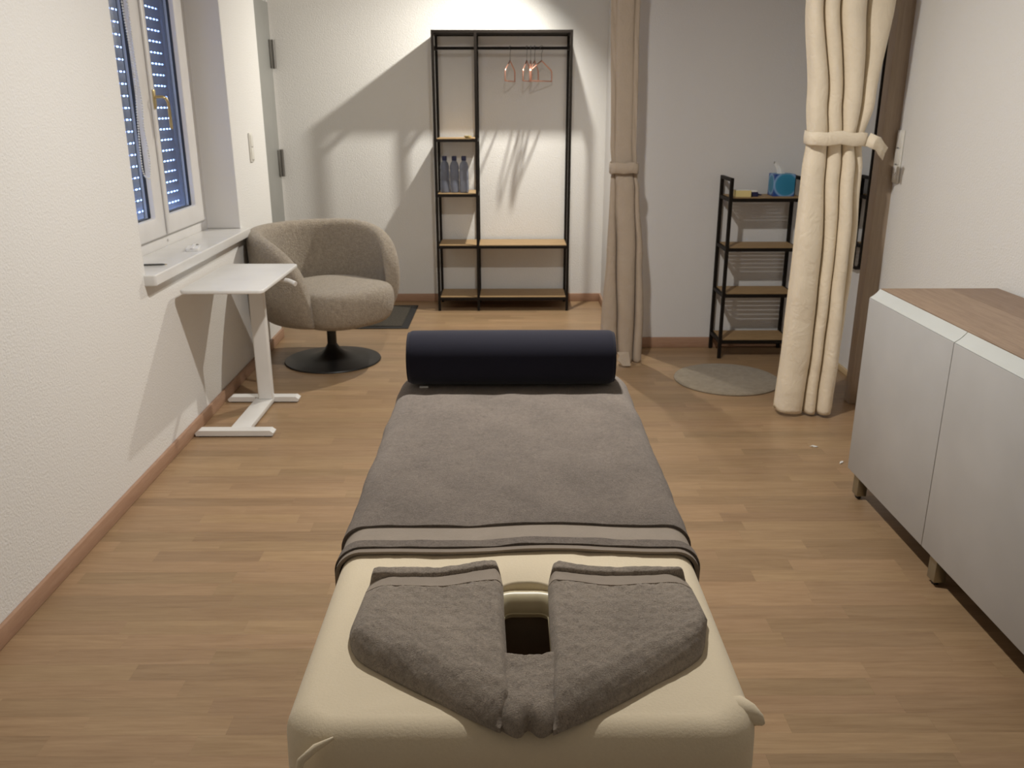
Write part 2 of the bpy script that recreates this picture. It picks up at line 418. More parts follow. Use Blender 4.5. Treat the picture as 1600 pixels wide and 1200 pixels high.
# roller shutter with light slots: one slat = one part
sh = thing('roller_shutter', 'lowered grey slatted roller shutter with rows of light slots behind the window panes', 'shutter')
onleft(sh)
P_, sx = .0505, -.285
z = .874; proto = None
GAPH = .010
while z < 2.2:
    if proto is None:
        bm = bmesh.new(); ys = (a0-.02, a1+.02); n = 5; rings = []
        for yy in ys:
            rings.append([(sx+.004*sin(pi*i/n), yy, (P_-GAPH)*i/n) for i in range(n+1)] + [(sx-.004, yy, (P_-GAPH)*(n-i)/n) for i in range(n+1)])
        loft(bm, rings)
        yy = ys[0]
        box(bm, sx-.002, sx-.001, ys[0], ys[1], P_-GAPH-.0005, P_-GAPH+.002); box(bm, sx-.002, sx-.001, ys[0], ys[1], P_-.0016, P_+.0005)
        while yy < ys[1]:
            box(bm, sx-.002, sx-.001, yy, yy+.016, P_-GAPH, P_); yy += .043
        proto = o = link('slat', bm, SHUT, sh, 50)
    else:
        o = proto.copy(); COL.objects.link(o); o.parent = sh
    o.location = (0, 0, z); z += P_
B('bottom_bar', sx-.007, sx+.004, a0-.02, a1+.02, .858, .8735, SHUT, sh, .002)
B('guide_rail', sx-.012, sx+.012, a1-.03, a1+.03, .766, ZT+.03, SHUT, sh)
B('guide_rail', sx-.012, sx+.012, a0-.03, a0+.03, .766, ZT+.03, SHUT, sh)
onleft(struct(B('trim_3', -.55, -.255, a0-.1, a1+.1, .735, .765, SILL)))   # outer sill
# inner sill
sl = struct(onleft(slab('window_sill', -.255, .045, a0-.012, a1+.03, .724, .768, .012, .006, SILL, None, .006)))
# bead chain of the blind
bm = bmesh.new()
cx = -.092
A = [Vector((cx, ly(y_), z_)) for y_, z_ in ((3.590, 2.13), (3.615, 1.771), (3.637, 1.588), (3.646, 1.47), (3.627, 1.37), (3.605, 1.21), (3.604, 1.143), (3.622, 1.108))]
Bp = [Vector((cx+.004, ly(y_), z_)) for y_, z_ in ((3.645, 2.13), (3.657, 1.776), (3.662, 1.589), (3.672, 1.47), (3.681, 1.384), (3.667, 1.297), (3.684, 1.195), (3.679, 1.138), (3.655, 1.098))]
path = A+Bp[::-1]
def catmull(P, n=10):
    out = []
    for i in range(len(P)-1):
        p0, p1, p2, p3 = P[max(i-1, 0)], P[i], P[i+1], P[min(i+2, len(P)-1)]
        for k in range(n):
            t = k/n; out.append(.5*((2*p1)+(p2-p0)*t+(2*p0-5*p1+4*p2-p3)*t*t+(3*p1-p0-3*p2+p3)*t**3))
    out.append(P[-1]); return out
pth = catmull(path, 14)
bc = thing('blind_chain', 'looped white beaded blind chain hanging in front of the window', 'blind chain'); onleft(bc)
tube('cord', pth, .0011, BEAD, bc, 5)
acc = 0; last = pth[0]; step = .0105
for a_, b_ in zip(pth, pth[1:]):
    seg = (b_-a_).length; s = step-acc if acc else 0
    while s <= seg:
        p = a_+(b_-a_)*(s/seg); bmesh.ops.create_icosphere(bm, subdivisions=1, radius=.0042, matrix=Matrix.Translation(p)); s += step
    acc = step-(s-seg)
o = link('beads', bm, BEAD, bc, 80); o['kind'] = 'stuff'

# things on the sill
def place_left(o, x, y, z, rz=0):
    M = Matrix.Translation((LX, LY, 0)) @ Matrix.Rotation(LROT, 4, 'Z')
    o.location = M @ Vector((x, ly(y), z)); o.rotation_euler = (0, 0, LROT+rz)
st = thing('window_latch', 'small white plastic catch block lying on the windowsill', 'catch'); place_left(st, -.015, 3.87, .7685, radians(12))
slab('block', -.028, .028, -.055, .04, 0, .012, .008, .003, WHITEM, st)
tube('pin', [(.0, .04, .012), (.012, .075, .010)], .003, STEEL, st)
slab('strap', -.006, .006, -.06, .075, .012, .016, .003, .002, WHITEM, st)
pn = thing('pen', 'thin dark pen lying at the near end of the windowsill', 'pen'); place_left(pn, -.055, 3.45, .773, radians(-82))
tube('barrel', [(0, -.09, 0), (0, .05, 0), (0, .062, 0)], [.004, .004, .0022], SILV, pn)
tube('tip', [(0, .062, 0), (0, .072, 0)], [.0022, .0006], BRASS, pn)

def switch(name, label, cat, gangs, onl, y, z, wd=.06, hh=.20):
    t = thing(name, label, cat)
    slab_o = None
    if onl: onleft(t)
    def XX(a, b_): return (a, b_) if onl else (1.72-b_, 1.72-a)
    yy = ly(y) if onl else y
    x0, x1 = XX(.0005, .009); B('plate', x0, x1, yy-wd/2, yy+wd/2, z-hh/2, z+hh/2, SWITCH, t, .0035, 3)
    n = len(gangs); gh = (hh-.016)/n
    for i, g in enumerate(gangs):
        zz = z+hh/2-.008-gh*(i+.5)
        x0, x1 = XX(.009, .0125)
        B('rocker' if g == 's' else 'socket_face', x0, x1, yy-wd/2+.009, yy+wd/2-.009, zz-gh/2+.002, zz+gh/2-.002, SWITCH, t, .001)
        if g == 'b':
            x0, x1 = XX(.0125, .0129); B('slot', x0, x1, yy-.004, yy+.012, zz+gh*.12, zz+gh*.17, RUBBER, t)
        if g == 's':
            x0, x1 = XX(.0125, .0128); B('marker', x0, x1, yy-.010, yy+.010, zz-gh/2+.001, zz-gh/2+.0045, STEEL, t)
        if g == 'p':
            for dy, dz in ((-.010, 0), (.010, 0), (0, -.006)):
                x0, x1 = XX(.0125, .0129)
                bmx = bmesh.new(); bmesh.ops.create_cone(bmx, cap_ends=True, segments=12, radius1=.0022, radius2=.0022, depth=.0006, matrix=Matrix.Translation(((x0+x1)/2, yy+dy, zz+dz)) @ Matrix.Rotation(pi/2, 4, 'Y'))
                link('pin_hole', bmx, RUBBER, t)
    return t
switch('socket_plate', 'white double socket plate on the left wall between window and entry door', 'socket', 'ss', True, 4.905, 1.165, .06, .155)
switch('switch_plate', 'tall white switch and socket plate on the right wall beside the tied curtain', 'switch', 'ssp', False, 3.895, 1.165, .062, .225)

# ------------------------------------------------------------------ massage table
TX0, TX1, TY0, TY1, TZ = -.291, .319, .862, 2.385, .65
mt = thing('massage_table', 'massage table under a cream fitted sheet with an open face hole', 'massage table', (0, 0, 0))
def hole_ring(x0, x1, y0, y1, r, z, n=8): return [(x, y, z) for x, y in rrect(x0, x1, y0, y1, r, n)]
HX0, HX1, HY0, HY1 = -.013, .067, .990, 1.175
def slab_with_hole(name, z0, z1, rc, rtop, hx, hr, mat, parent, dx=0, wav=True):
    # plan rings from hole outwards; top surface meshed by radial loft so it stays smooth
    n = 16
    hole = rrect(hx[0], hx[1], hx[2], hx[3], hr, n)
    N_ = len(hole)
    x0, x1, y0, y1 = TX0+dx, TX1-dx, TY0+dx, TY1-dx
    def outer(d, rcc):
        # points on the rounded rectangle along rays matching hole corner layout
        return rrect(x0+d, x1-d, y0+d, y1-d, max(rcc-d, .01), n)
    bm = bmesh.new(); rings = []
    rings.append([(x, y, z1-.030) for x, y in hole])
    rings.append([(x, y, z1-.004) for x, y in hole])
    h2 = rrect(hx[0]-.0015, hx[1]+.0015, hx[2]-.0015, hx[3]+.0015, hr+.0015, n); rings.append([(x, y, z1-.001) for x, y in h2])
    h2 = rrect(hx[0]-.004, hx[1]+.004, hx[2]-.004, hx[3]+.004, hr+.004, n); rings.append([(x, y, z1) for x, y in h2])
    o1 = outer(rtop+.002, rc)
    K = 14
    for k in range(1, K):
        t = k/K
        rings.append([(a[0]*(1-t)+b_[0]*t, a[1]*(1-t)+b_[1]*t, z1) for a, b_ in zip(h2, o1)])
    rings.append([(x, y, z1) for x, y in o1])
    for i in range(0, 9):
        a = pi/2*i/8; d = rtop*(1-sin(a)); rings.append([(x, y, z1-rtop+rtop*cos(a)) for x, y in outer(d, rc)])
    rings.append([(x, y, z0+.03) for x, y in outer(0, rc)])
    rings.append([(x, y, z0+.005) for x, y in outer(.012, rc)])
    rings.append([(x, y, z0) for x, y in outer(.03, rc)])
    loft(bm, rings, False, False)
    return link(name, bm, mat, parent, 60)
sheet = slab_with_hole('fitted_sheet', .535, TZ, .07, .040, (HX0-.012, HX1+.012, HY0-.02, HY1+.045), .045, SHEET, mt)
tx = bpy.data.textures.new('soft', 'CLOUDS'); tx.noise_scale = .12
dm = sheet.modifiers.new('soft', 'DISPLACE'); dm.texture = tx; dm.strength = .006; dm.mid_level = .5
# corner knot on the near right corner and fold on the near left
tube('sheet_corner', [(TX1-.045, .945, .622), (TX1-.018, .932, .628), (TX1-.006, .925, .629), (TX1+.004, .920, .626), (TX1+.008, .917, .622)], [.024, .021, .015, .008, .003], SHEET, mt, 10)
tube('sheet_fold', [(TX0+.075, .868, .645), (TX0+.055, .857, .640), (TX0+.038, .848, .628), (TX0+.032, .842, .600), (TX0+.03, .843, .570)], [.002, .005, .005, .004, .002], SHEET, mt, 8)
# padded vinyl ring in the hole
bm = bmesh.new(); rings = []
hx = (-.010, .062, .985, 1.180)
for ex, z in ((.036, .634), (.032, .640), (.026, .643), (.019, .6425), (.012, .639), (.006, .633), (.002, .626), (.0, .619), (.001, .610)):
    rings.append([(x, y, z) for x, y in rrect(hx[0]-ex*.9, hx[1]+ex*.9, hx[2]-ex*1.2, hx[3]+ex*.95, .016+ex, 8)])
loft(bm, rings, False, False)
vr = link('face_hole_pad', bm, VINYL, mt, 60)
bm = bmesh.new(); tube_pts(bm, [(x, y, .617) for x, y in rrect(hx[0]+.0005, hx[1]-.0005, hx[2]+.0005, hx[3]-.0005, .016, 8)], .0018, 8, True); link('piping', bm, VINYL, vr, 60)
bm = bmesh.new()
loft(bm, [[(x, y, z) for x, y in rrect(hx[0]-.012, hx[1]+.012, hx[2]-.012, hx[3]+.010, .02, 8)] for z in (.611, .47)], False, False)
o = link('hole_liner', bm, DKFR, mt, 60); so = o.modifiers.new('t', 'SOLIDIFY'); so.thickness = .004
# frame and legs below
bm = bmesh.new()
box(bm, TX0+.03, TX1-.03, TY0+.05, TY0+.085, .47, .536); box(bm, TX0+.03, TX1-.03, TY1-.085, TY1-.05, .47, .536)
box(bm, TX0+.03, TX0+.065, TY0+.05, TY1-.05, .47, .536); box(bm, TX1-.065, TX1-.03, TY0+.05, TY1-.05, .47, .536)
link('under_frame', bm, DKFR, mt)
B('crossbar', .008, .030, TY0+.09, 1.55, .32, .335, BARM, mt)
for sx_ in (0, 1):
    for sy_ in (0, 1):
        x = TX0+.05 if sx_ == 0 else TX1-.05; yy = TY0+.20 if sy_ == 0 else TY1-.20
        B('leg', x-.02, x+.02, yy-.02, yy+.02, .0, .475, DKFR, mt, .003)
B('end_brace', TX0+.06, TX1-.06, TY0+.19, TY0+.215, .30, .34, DKFR, mt); B('end_brace', TX0+.06, TX1-.06, TY1-.215, TY1-.19, .30, .34, DKFR, mt)

# ------------------------------------------------------------------ bath towel over the table
bt = thing('bath_towel', 'large taupe terry towel spread over the massage table under the bolster', 'towel')
def towel_strip(name, ya, yb, lift, mat, parent, front_round=False, hang=.46, lump=.002, ycurve=None):
    # cross sections following the table with a far end drape
    nx, ny = 120, max(3, int((yb-ya)/.012))
    w0, w1, R = TX0-lift, TX1+lift, .045
    prof = []
    top = TZ+lift
    Lside = top-R-hang; arc = pi/2*R; flat = (w1-R)-(w0+R)
    tot = 2*Lside+2*arc+flat
    S = []
    for i in range(nx+1):
        s = tot*i/nx
        S.append(s)
    def pos(s, wz, shrink):
        a0_, a1_ = w0+shrink, w1-shrink; fl_ = (a1_-R)-(a0_+R)
        s = s*((2*Lside+2*arc+fl_)/tot)
        if s < Lside: return a0_, hang+s, -1, 0
        s -= Lside
        if s < arc: t = s/R; return a0_+R-R*cos(t), top-R+R*sin(t), -cos(t), sin(t)
        s -= arc
        if s < fl_: return a0_+R+s, top, 0, 1
        s -= fl_
        if s < arc: t = s/R; return a1_-R+R*sin(t), top-R+R*cos(t), sin(t), cos(t)
        s -= arc
        return a1_, top-R-s, 1, 0
    bm = bmesh.new(); rows = []; rows2 = []
    for j in range(ny+1):
        yy = ya+(yb-ya)*j/ny
        # rounding at the far end of the table
        ye = TY1-.035; dz = 0; shr = 0; ypos = yy
        if yy > ye:
            t = (yy-ye)/.05; ypos = ye+.045*sin(min(t, pi/2)); dz = .05*(1-cos(min(t, pi/2)))+max(0, t-pi/2)*.05
            shr = 0
        dc = TY1-.02-yy
        if dc < .10: shr = .035*min(1, (1-max(dc, 0)/.10))**2
        r1, r2_ = [], []
        for i, s in enumerate(S):
            x, z, nxn, nz = pos(s, 0, shr)
            u = s/tot
            side = max(0, 1-min(s, tot-s)/(Lside+arc))
            y2 = ypos + (ycurve(x, z) if ycurve else 0)*max(0, 1-(yy-ya)/.25 if yb-ya > .1 else 1)
            wv = lump*wob(x*6+u*3, yy*5, 1.2)+lump*.6*wob(x*17, yy*13, 1)+ side*.004*sin(yy*23+1)
            off = wv
            z2 = z-dz*(1 if nz > .5 else 1)
            r1.append(bm.verts.new((x+nxn*off, y2, z2+nz*off)))
            th = lift*.85
            r2_.append(bm.verts.new((x+nxn*(off*.3-th), y2+(.004 if (j == 0) else 0), z2+nz*(off*.3-th))))
        rows.append(r1); rows2.append(r2_)
    for A_, rev in ((rows, False), (rows2, True)):
        for j in range(ny):
            for i in range(nx):
                q = (A_[j][i], A_[j][i+1], A_[j+1][i+1], A_[j+1][i])
                bm.faces.new(q[::-1] if rev else q)
    for j in (0, ny):
        for i in range(nx): bm.faces.new((rows[j][i], rows2[j][i], rows2[j][i+1], rows[j][i+1]))
    for i in (0, nx):
        for j in range(ny): bm.faces.new((rows[j][i], rows[j+1][i], rows2[j+1][i], rows2[j][i]))
    return link(name, bm, mat, parent, 50)
def yc(x, z): return .006*sin(x*9+1)+.004*sin(x*21)-.000
YF = 1.306
towel_strip('towel_body', YF+.092, TY1+.10, .0125, TOWEL, bt, ycurve=yc)
towel_strip('woven_band', YF+.036, YF+.093, .0075, BAND, bt, ycurve=yc, lump=.0008)
towel_strip('terry_edge', YF+.013, YF+.037, .0115, TOWEL, bt, ycurve=yc)
towel_strip('hem', YF, YF+.0135, .0085, HEM, bt, ycurve=yc, lump=.0006)

# ------------------------------------------------------------------ bolster
bl = thing('bolster', 'navy blue cylindrical bolster lying across the far end of the towel', 'bolster', (.006, 2.227, .736))
BR, BW = .0722, .2775
prof = [(-BW, .02), (-BW, BR-.016)]
for k in range(1, 7):
    a = pi/2*k/6; prof.append((-BW+.016*(1-cos(a)), BR-.016+.016*sin(a)))
prof += [(-BW+.12, BR+.0008), (0, BR+.001)]
prof = prof + [(-x, r_) for x, r_ in prof[:-1][::-1]]
bm = bmesh.new(); loft(bm, [[(x, r_*cos(2*pi*k/48), r_*sin(2*pi*k/48)) for k in range(48)] for x, r_ in prof]); link('cover', bm, NAVY, bl, 45)
for s in (-1, 1):
    bm = bmesh.new(); tube_pts(bm, [(s*(BW-.003), (BR-.006)*cos(2*pi*k/40), (BR-.006)*sin(2*pi*k/40)) for k in range(40)], .0018, 6, True); link('piping', bm, NAVY, bl, 60)
B('care_tag', -.245, -.222, -.045, -.041, -.0725, -.068, PAPER, bl, 0)

# ------------------------------------------------------------------ folded face towel
ft = thing('face_towel', 'taupe terry towel folded into a pointed v around the face hole', 'towel')
Z0 = TZ+.0005
def interp(poly, t):
    ls = [(Vector(b_)-Vector(a)).length for a, b_ in zip(poly, poly[1:])]; T = t*sum(ls)
    for k, l in enumerate(ls):
        if T <= l or k == len(ls)-1: return Vector(poly[k]).lerp(Vector(poly[k+1]), min(1, T/l if l else 0))
        T -= l
def smooth(poly, it=2):
    for _ in range(it):
        q = [poly[0]]
        for a, b_ in zip(poly, poly[1:]):
            a, b_ = Vector(a), Vector(b_); q += [a*.75+b_*.25, a*.25+b_*.75]
        q.append(poly[-1]); poly = [Vector(p) for p in q]
    return poly
def coons(name, top, bot, lft, rgt, hf, mat, parent, nu=60, nv=60, rr=(.01, .02, .02, .01), lump=.0015, z0=Z0, gap=.0):
    # top/bot run left->right, lft/rgt run top->bottom; rr = edge radii top, bottom, left, right
    top, bot, lft, rgt = [[Vector((p[0], p[1])) for p in q] for q in (top, bot, lft, rgt)]
    bot, lft = smooth(bot, 2), smooth(lft, 2)
    us = [.5-.5*cos(pi*i/nu) for i in range(nu+1)]; vs = [.5-.5*cos(pi*j/nv) for j in range(nv+1)]
    G = []
    for v in vs:
        row = []
        for u in us:
            p = interp(top, u)*(1-v)+interp(bot, u)*v+interp(lft, v)*(1-u)+interp(rgt, v)*u-(top[0]*(1-u)*(1-v)+top[-1]*u*(1-v)+bot[0]*(1-u)*v+bot[-1]*u*v)
            row.append(p)
        G.append(row)
    bm = bmesh.new(); V = []; W = []
    for j, v in enumerate(vs):
        rv, rw = [], []
        for i, u in enumerate(us):
            p = G[j][i]
            dT = (p-G[0][i]).length; dB = (p-G[nv][i]).length; dL = (p-G[j][0]).length; dR = (p-G[j][nu]).length
            f = 1
            for dd, r_ in ((dT, rr[0]), (dB, rr[1]), (dL, rr[2]), (dR, rr[3])):
                if r_ > 0 and dd < r_: f *= 1-(1-dd/r_)**2.4
            h = hf(u, v, p)
            z = z0+gap+h*(.22+.78*f)+lump*(wob(p.x*40, p.y*40)+.7*wob(p.x*110, p.y*95, 1, 1))*f
            rv.append(bm.verts.new((p.x, p.y, z))); rw.append(bm.verts.new((p.x, p.y, z0+gap)))
        V.append(rv); W.append(rw)
    for j in range(nv):
        for i in range(nu):
            bm.faces.new((V[j][i], V[j+1][i], V[j+1][i+1], V[j][i+1])); bm.faces.new((W[j][i], W[j][i+1], W[j+1][i+1], W[j+1][i]))
    for j in range(nv):
        bm.faces.new((V[j][0], W[j][0], W[j+1][0], V[j+1][0])); bm.faces.new((V[j][nu], V[j+1][nu], W[j+1][nu], W[j][nu]))
    for i in range(nu):
        bm.faces.new((V[0][i], V[0][i+1], W[0][i+1], W[0][i])); bm.faces.new((V[nv][i], W[nv][i], W[nv][i+1], V[nv][i+1]))
    return link(name, bm, mat, parent, 60)
# left flap
hb = lambda u, v, p: .018+.018*min(1, v*1.2)
bandL = [(-.226, 1.183), (-.15, 1.180), (-.10, 1.176), (-.06, 1.192), (-.010, 1.199)]
hemL = [(-.223, 1.207), (-.15, 1.205), (-.11, 1.205), (-.06, 1.220), (-.025, 1.231), (-.013, 1.222)]
topL = [(-.222, 1.234), (-.17, 1.236), (-.11, 1.233), (-.06, 1.250), (-.030, 1.258), (-.018, 1.250)]
LF = coons('flap', bandL, [(-.222, 1.035), (-.205, 1.005), (-.12, .945), (-.05, .893), (-.012, .868)],
      [(-.226, 1.183), (-.229, 1.12), (-.232, 1.065), (-.222, 1.035)], [(-.010, 1.199), (-.008, 1.12), (-.004, 1.02), (.000, .94), (.003, .905), (-.012, .868)], hb, TOWEL_LIT, ft, 80, 80, (.002, .055, .045, .014), .0020)
coons('woven_band', hemL, bandL, [hemL[0], bandL[0]], [hemL[-1], bandL[-1]], lambda u, v, p: .0185, BAND, ft, 50, 10, (0, 0, .045, .014), .0006)
coons('hem', topL, hemL, [topL[0], hemL[0]], [topL[-1], hemL[-1]], lambda u, v, p: .024, TOWEL_LIT, ft, 60, 16, (.010, .006, .006, .010), .0012)
# right flap
bandR = [(.061, 1.197), (.10, 1.194), (.155, 1.176), (.21, 1.184), (.288, 1.190)]
hemR = [(.063, 1.213), (.075, 1.222), (.10, 1.215), (.15, 1.206), (.21, 1.207), (.283, 1.214)]
topR = [(.068, 1.236), (.080, 1.255), (.105, 1.243), (.16, 1.232), (.22, 1.235), (.279, 1.231)]
coons('flap', bandR, [(.053, .864), (.10, .892), (.19, .955), (.263, 1.010), (.277, 1.045)],
      [(.061, 1.197), (.059, 1.12), (.058, 1.02), (.056, .96), (.050, .915), (.053, .864)], [(.288, 1.190), (.2905, 1.15), (.2925, 1.10), (.277, 1.045)], hb, TOWEL_LIT, ft, 80, 80, (.002, .055, .014, .040), .0020)
coons('woven_band', hemR, bandR, [hemR[0], bandR[0]], [hemR[-1], bandR[-1]], lambda u, v, p: .0185, BAND, ft, 50, 10, (0, 0, .014, .040), .0006)
coons('hem', topR, hemR, [topR[0], hemR[0]], [topR[-1], hemR[-1]], lambda u, v, p: .024, TOWEL_LIT, ft, 60, 16, (.010, .006, .010, .006), .0012)
# centre panel between the flaps
coons('centre_fold', [(-.016, 1.028), (-.003, 1.013), (.020, 1.004), (.045, 1.010), (.064, 1.026)], [(-.026, .888), (-.006, .868), (.012, .855), (.022, .878), (.036, .855), (.052, .868), (.070, .888)],
      [(-.016, 1.028), (-.017, .95), (-.026, .888)], [(.064, 1.026), (.064, .95), (.070, .888)], lambda u, v, p: .018+.010*v+.004*cos((u-.5)*5), TOWEL_LIT, ft, 40, 44, (.014, .045, .004, .004), .0018)

# ------------------------------------------------------------------ armchair
ch = thing('swivel_armchair', 'taupe boucle tub armchair on a black trumpet pedestal by the window', 'armchair', (-1.003, 4.715, 0), radians(48))
def shell():
    bm = bmesh.new(); TM = radians(131); nt = 64; rings = []
    R, T = .355, .088; zb, zt = .255, .757
    for k in range(nt+1):
        q = -1+2*k/nt; q = sin(q*pi/2)*.35+q*.65 if False else q
        th = q*TM; a = abs(q)
        h = zt-zb
        hh = zb+.10+(h-.10)*(max(0, 1-max(0, (a-.20)/.80)**3.3))**.46
        if a > .995: hh = zb+.10
        e = 1-max(0, (a-.93)/.07)**2*.55
        t_ = T*e
        sec = []
        m_ = 26
        # rounded vertical slab cross-section in (rho, z)
        rad = t_/2
        pts = []
        for i in range(9): 
            an = pi*i/8; pts.append((rad*cos(an), hh-rad+rad*sin(an)))
        nz = 9
        for i in range(1, nz): pts.append((-rad, hh-rad+(zb+rad*.6-(hh-rad))*i/nz))
        for i in range(9):
            an = pi+pi*i/8; pts.append((rad*cos(an), zb+rad*.6+rad*.6*sin(an)))
        for i in range(1, nz): pts.append((rad, zb+rad*.6+((hh-rad)-(zb+rad*.6))*i/nz))
        for (dr, z) in pts:
            f = max(0, (.46-z)/.21); s = 1-.20*f*f
            lean = .02*max(0, (z-.46)/.3)*cos(th)
            rho = (R*s+dr+lean)
            sec.append((rho*sin(th)*1.03, rho*cos(th)*(.98), z+ (.018*(1-cos(th)) if z < .3 else 0)*0))
        rings.append(sec)
    loft(bm, rings)
    return bm
o = link('tub_shell', shell(), BOUCLE, ch, 60)
s_ = o.modifiers.new('s', 'SUBSURF'); s_.levels = 1; s_.render_levels = 1
# seat cushion
bm = bmesh.new(); rings = []
def seat_ring(sc_, z, n=48):
    out = []
    for k in range(n):
        a = 2*pi*k/n; x, yy = sin(a), cos(a)
        e = 2.6
        d = (abs(x)**e+abs(yy)**e)**(-1/e)
        px, py = x*d*.268, yy*d*.31-.055
        if py < -.1: px *= 1+.10*min(1, (-.1-py)/.15)
        out.append((px*sc_, (py+.055)*sc_-.055, z))
    return out
for sc2, z in ((.55, .236), (.78, .242), (.90, .258), (.965, .292), (1.0, .34), (1.005, .39), (.985, .42), (.95, .438), (.88, .45), (.7, .457), (.35, .462), (.05, .463)):
    rings.append([(x, yy, zz - (.010 if zz > .40 else 0)*0) for x, yy, zz in seat_ring(sc2, z)])
loft(bm, rings); o = link('seat_cushion', bm, BOUCLE, ch, 70)
s_ = o.modifiers.new('s', 'SUBSURF'); s_.levels = 1; s_.render_levels = 1
lathe('pedestal_base', [(.267, .0), (.271, .004), (.268, .010), (.22, .017), (.15, .026), (.10, .036), (.065, .052), (.045, .070), (.033, .088), (.027, .100)], BLACKB, ch, 56)
lathe('column', [(.0262, .095), (.0262, .248)], BLACKB, ch, 24)

# ------------------------------------------------------------------ laptop side table
st = thing('side_table', 'white height-adjustable side table standing against the left wall under the windowsill', 'side table')
tx0, tx1, ty0, ty1, tz = -1.366, -1.018, 3.50, 4.135, .657
slab('table_top', tx0, tx1, ty0, ty1, tz-.017, tz, .025, .006, WHITEM, st, .005)
bm = slab_bm(-1.216, -1.146, 3.945, 3.985, .03, tz-.018, .008, .001, .001); link('post', bm, WHITEM, st, 40)
def foot(x0, x1, yc_):
    bm = bmesh.new(); hh = .030
    outl = [(x0, .006), (x1, .006), (x1+.004, .018), (x1-.012, hh), (x0+.012, hh), (x0-.004, .018)]
    loft(bm, [[(x, yc_-.025, z) for x, z in outl], [(x, yc_+.025, z) for x, z in outl]])
    f = link('foot', bm, WHITEM, st, 30)
    B('pad', x0+.01, x0+.04, yc_-.018, yc_+.018, 0, .0065, RUBBER, f); B('pad', x1-.04, x1-.01, yc_-.018, yc_+.018, 0, .0065, RUBBER, f)
foot(-1.372, -1.036, 3.54); foot(-1.370, -1.032, 4.00)
B('base_beam', -1.232, -1.146, 3.56, 3.98, .008, .029, WHITEM, st, .002)
B('top_bracket', -1.27, -1.10, 3.93, 4.00, tz-.035, tz-.017, WHITEM, st, .003)
tube('lever', [(-1.09, 3.94, .622), (-1.01, 3.90, .618), (-.975, 3.885, .606)], [.010, .011, .012], WHITEM, st, 10)

# ------------------------------------------------------------------ clothes rack
rk = thing('clothes_rack', 'tall black metal clothes rack with oak shelves against the back wall', 'clothes rack')
t_ = .0175; xs = (-.488, -.212, .410); yf, yr = 5.940, 6.2385; ZR = 1.845
for x in xs:
    for yy in (yf, yr):
        if x == xs[1] and yy == yr: 
            pass
        B('post', x-t_/2+.0, x+t_/2, yy, yy+t_, .0, ZR, BLACKM, rk)
for x in (xs[0], xs[2], xs[1]):
    B('top_side_rail', x-t_/2+.0005, x+t_/2-.0005, yf+t_, yr, ZR-t_, ZR-.0005, BLACKM, rk)
for yy in (yf, yr):
    for a_, b_ in ((xs[0], xs[1]), (xs[1], xs[2])):
        B('top_rail', a_+t_/2, b_-t_/2, yy+.0005, yy+t_-.0005, ZR-t_, ZR-.0005, BLACKM, rk)
def board(x0, x1, z):
    B('shelf', x0, x1, yf+t_, yr, z-.002, z+.010, SHELFW, rk)
    B('shelf_rail', x0, x1, yf+.001, yf+t_-.001, z-.012, z+.006, BLACKM, rk)
    B('shelf_rail', x0, x1, yr+.001, yr+t_-.001, z-.012, z+.006, BLACKM, rk)
for z in (1.163, .803):
    board(xs[0]+t_/2, xs[1]-t_/2, z)
for z in (.452, .088):
    board(xs[0]+t_/2, xs[1]-t_/2, z); board(xs[1]+t_/2, xs[2]-t_/2, z)
for z in (1.163, .803, .452, .088):
    for x in (xs if z < .5 else xs[:2]): B('side_rail', x-t_/2+.001, x+t_/2-.001, yf+t_, yr, z-.012, z+.004, BLACKM, rk)
B('top_panel', xs[0]+t_/2, xs[2]-t_/2, yf+t_, yr, ZR-.012, ZR-.001, BLACKM, rk)
YROD, ZROD = 6.08, 1.742
for x in (xs[0], xs[1], xs[2]): B('rod_bracket', x-.008, x+.008, yf+t_, yr, ZROD-.008, ZROD+.010, BLACKM, rk)
B('hanging_rod', xs[0]+.008, xs[2]-.008, YROD-.009, YROD+.009, ZROD-.009, ZROD+.009, BLACKM, rk)

# hangers
def hanger(label, x, ang, proto=None):
    h = thing('clothes_hanger', label, 'hanger', (x, YROD, ZROD), ang, 'copper hangers on the clothes rack')
    if proto is None:
        s = .118
        pts = [(0, 0, -.078), (0, -.012, -.084), (0, -s*.93, -.135), (0, -s, -.148), (0, -s, -.205), (0, s, -.205), (0, s, -.148), (0, s*.93, -.135), (0, .012, -.084)]
        tube('frame', pts, .0042, COPPER, h, 8, True)
        hk = [(0, .012*cos(a), .0105+.012*sin(a)) for a in [radians(k) for k in range(200, -61, -20)]]
        hk = [(0, .016*cos(radians(k)), .000+.0165*sin(radians(k))) for k in range(190, -50, -20)] + [(0, 0, -.035), (0, 0, -.080)]
        tube('hook', hk, .0016, STEEL, h, 6)
    else:
        for c in proto.children:
            d_ = c.copy(); COL.objects.link(d_); d_.parent = h
    return h
h0 = hanger('lone copper hanger hanging left of the other hangers on the rack', .013, radians(-16))
hanger('first copper hanger from the left in the bunch of four on the rack', .124, radians(-13), h0)
hanger('second copper hanger from the left in the bunch of four on the rack', .150, radians(-4), h0)
hanger('third copper hanger from the left in the bunch of four on the rack', .176, radians(-14), h0)
hanger('rightmost copper hanger on the rack, turned widest towards the room', .222, radians(-38), h0)

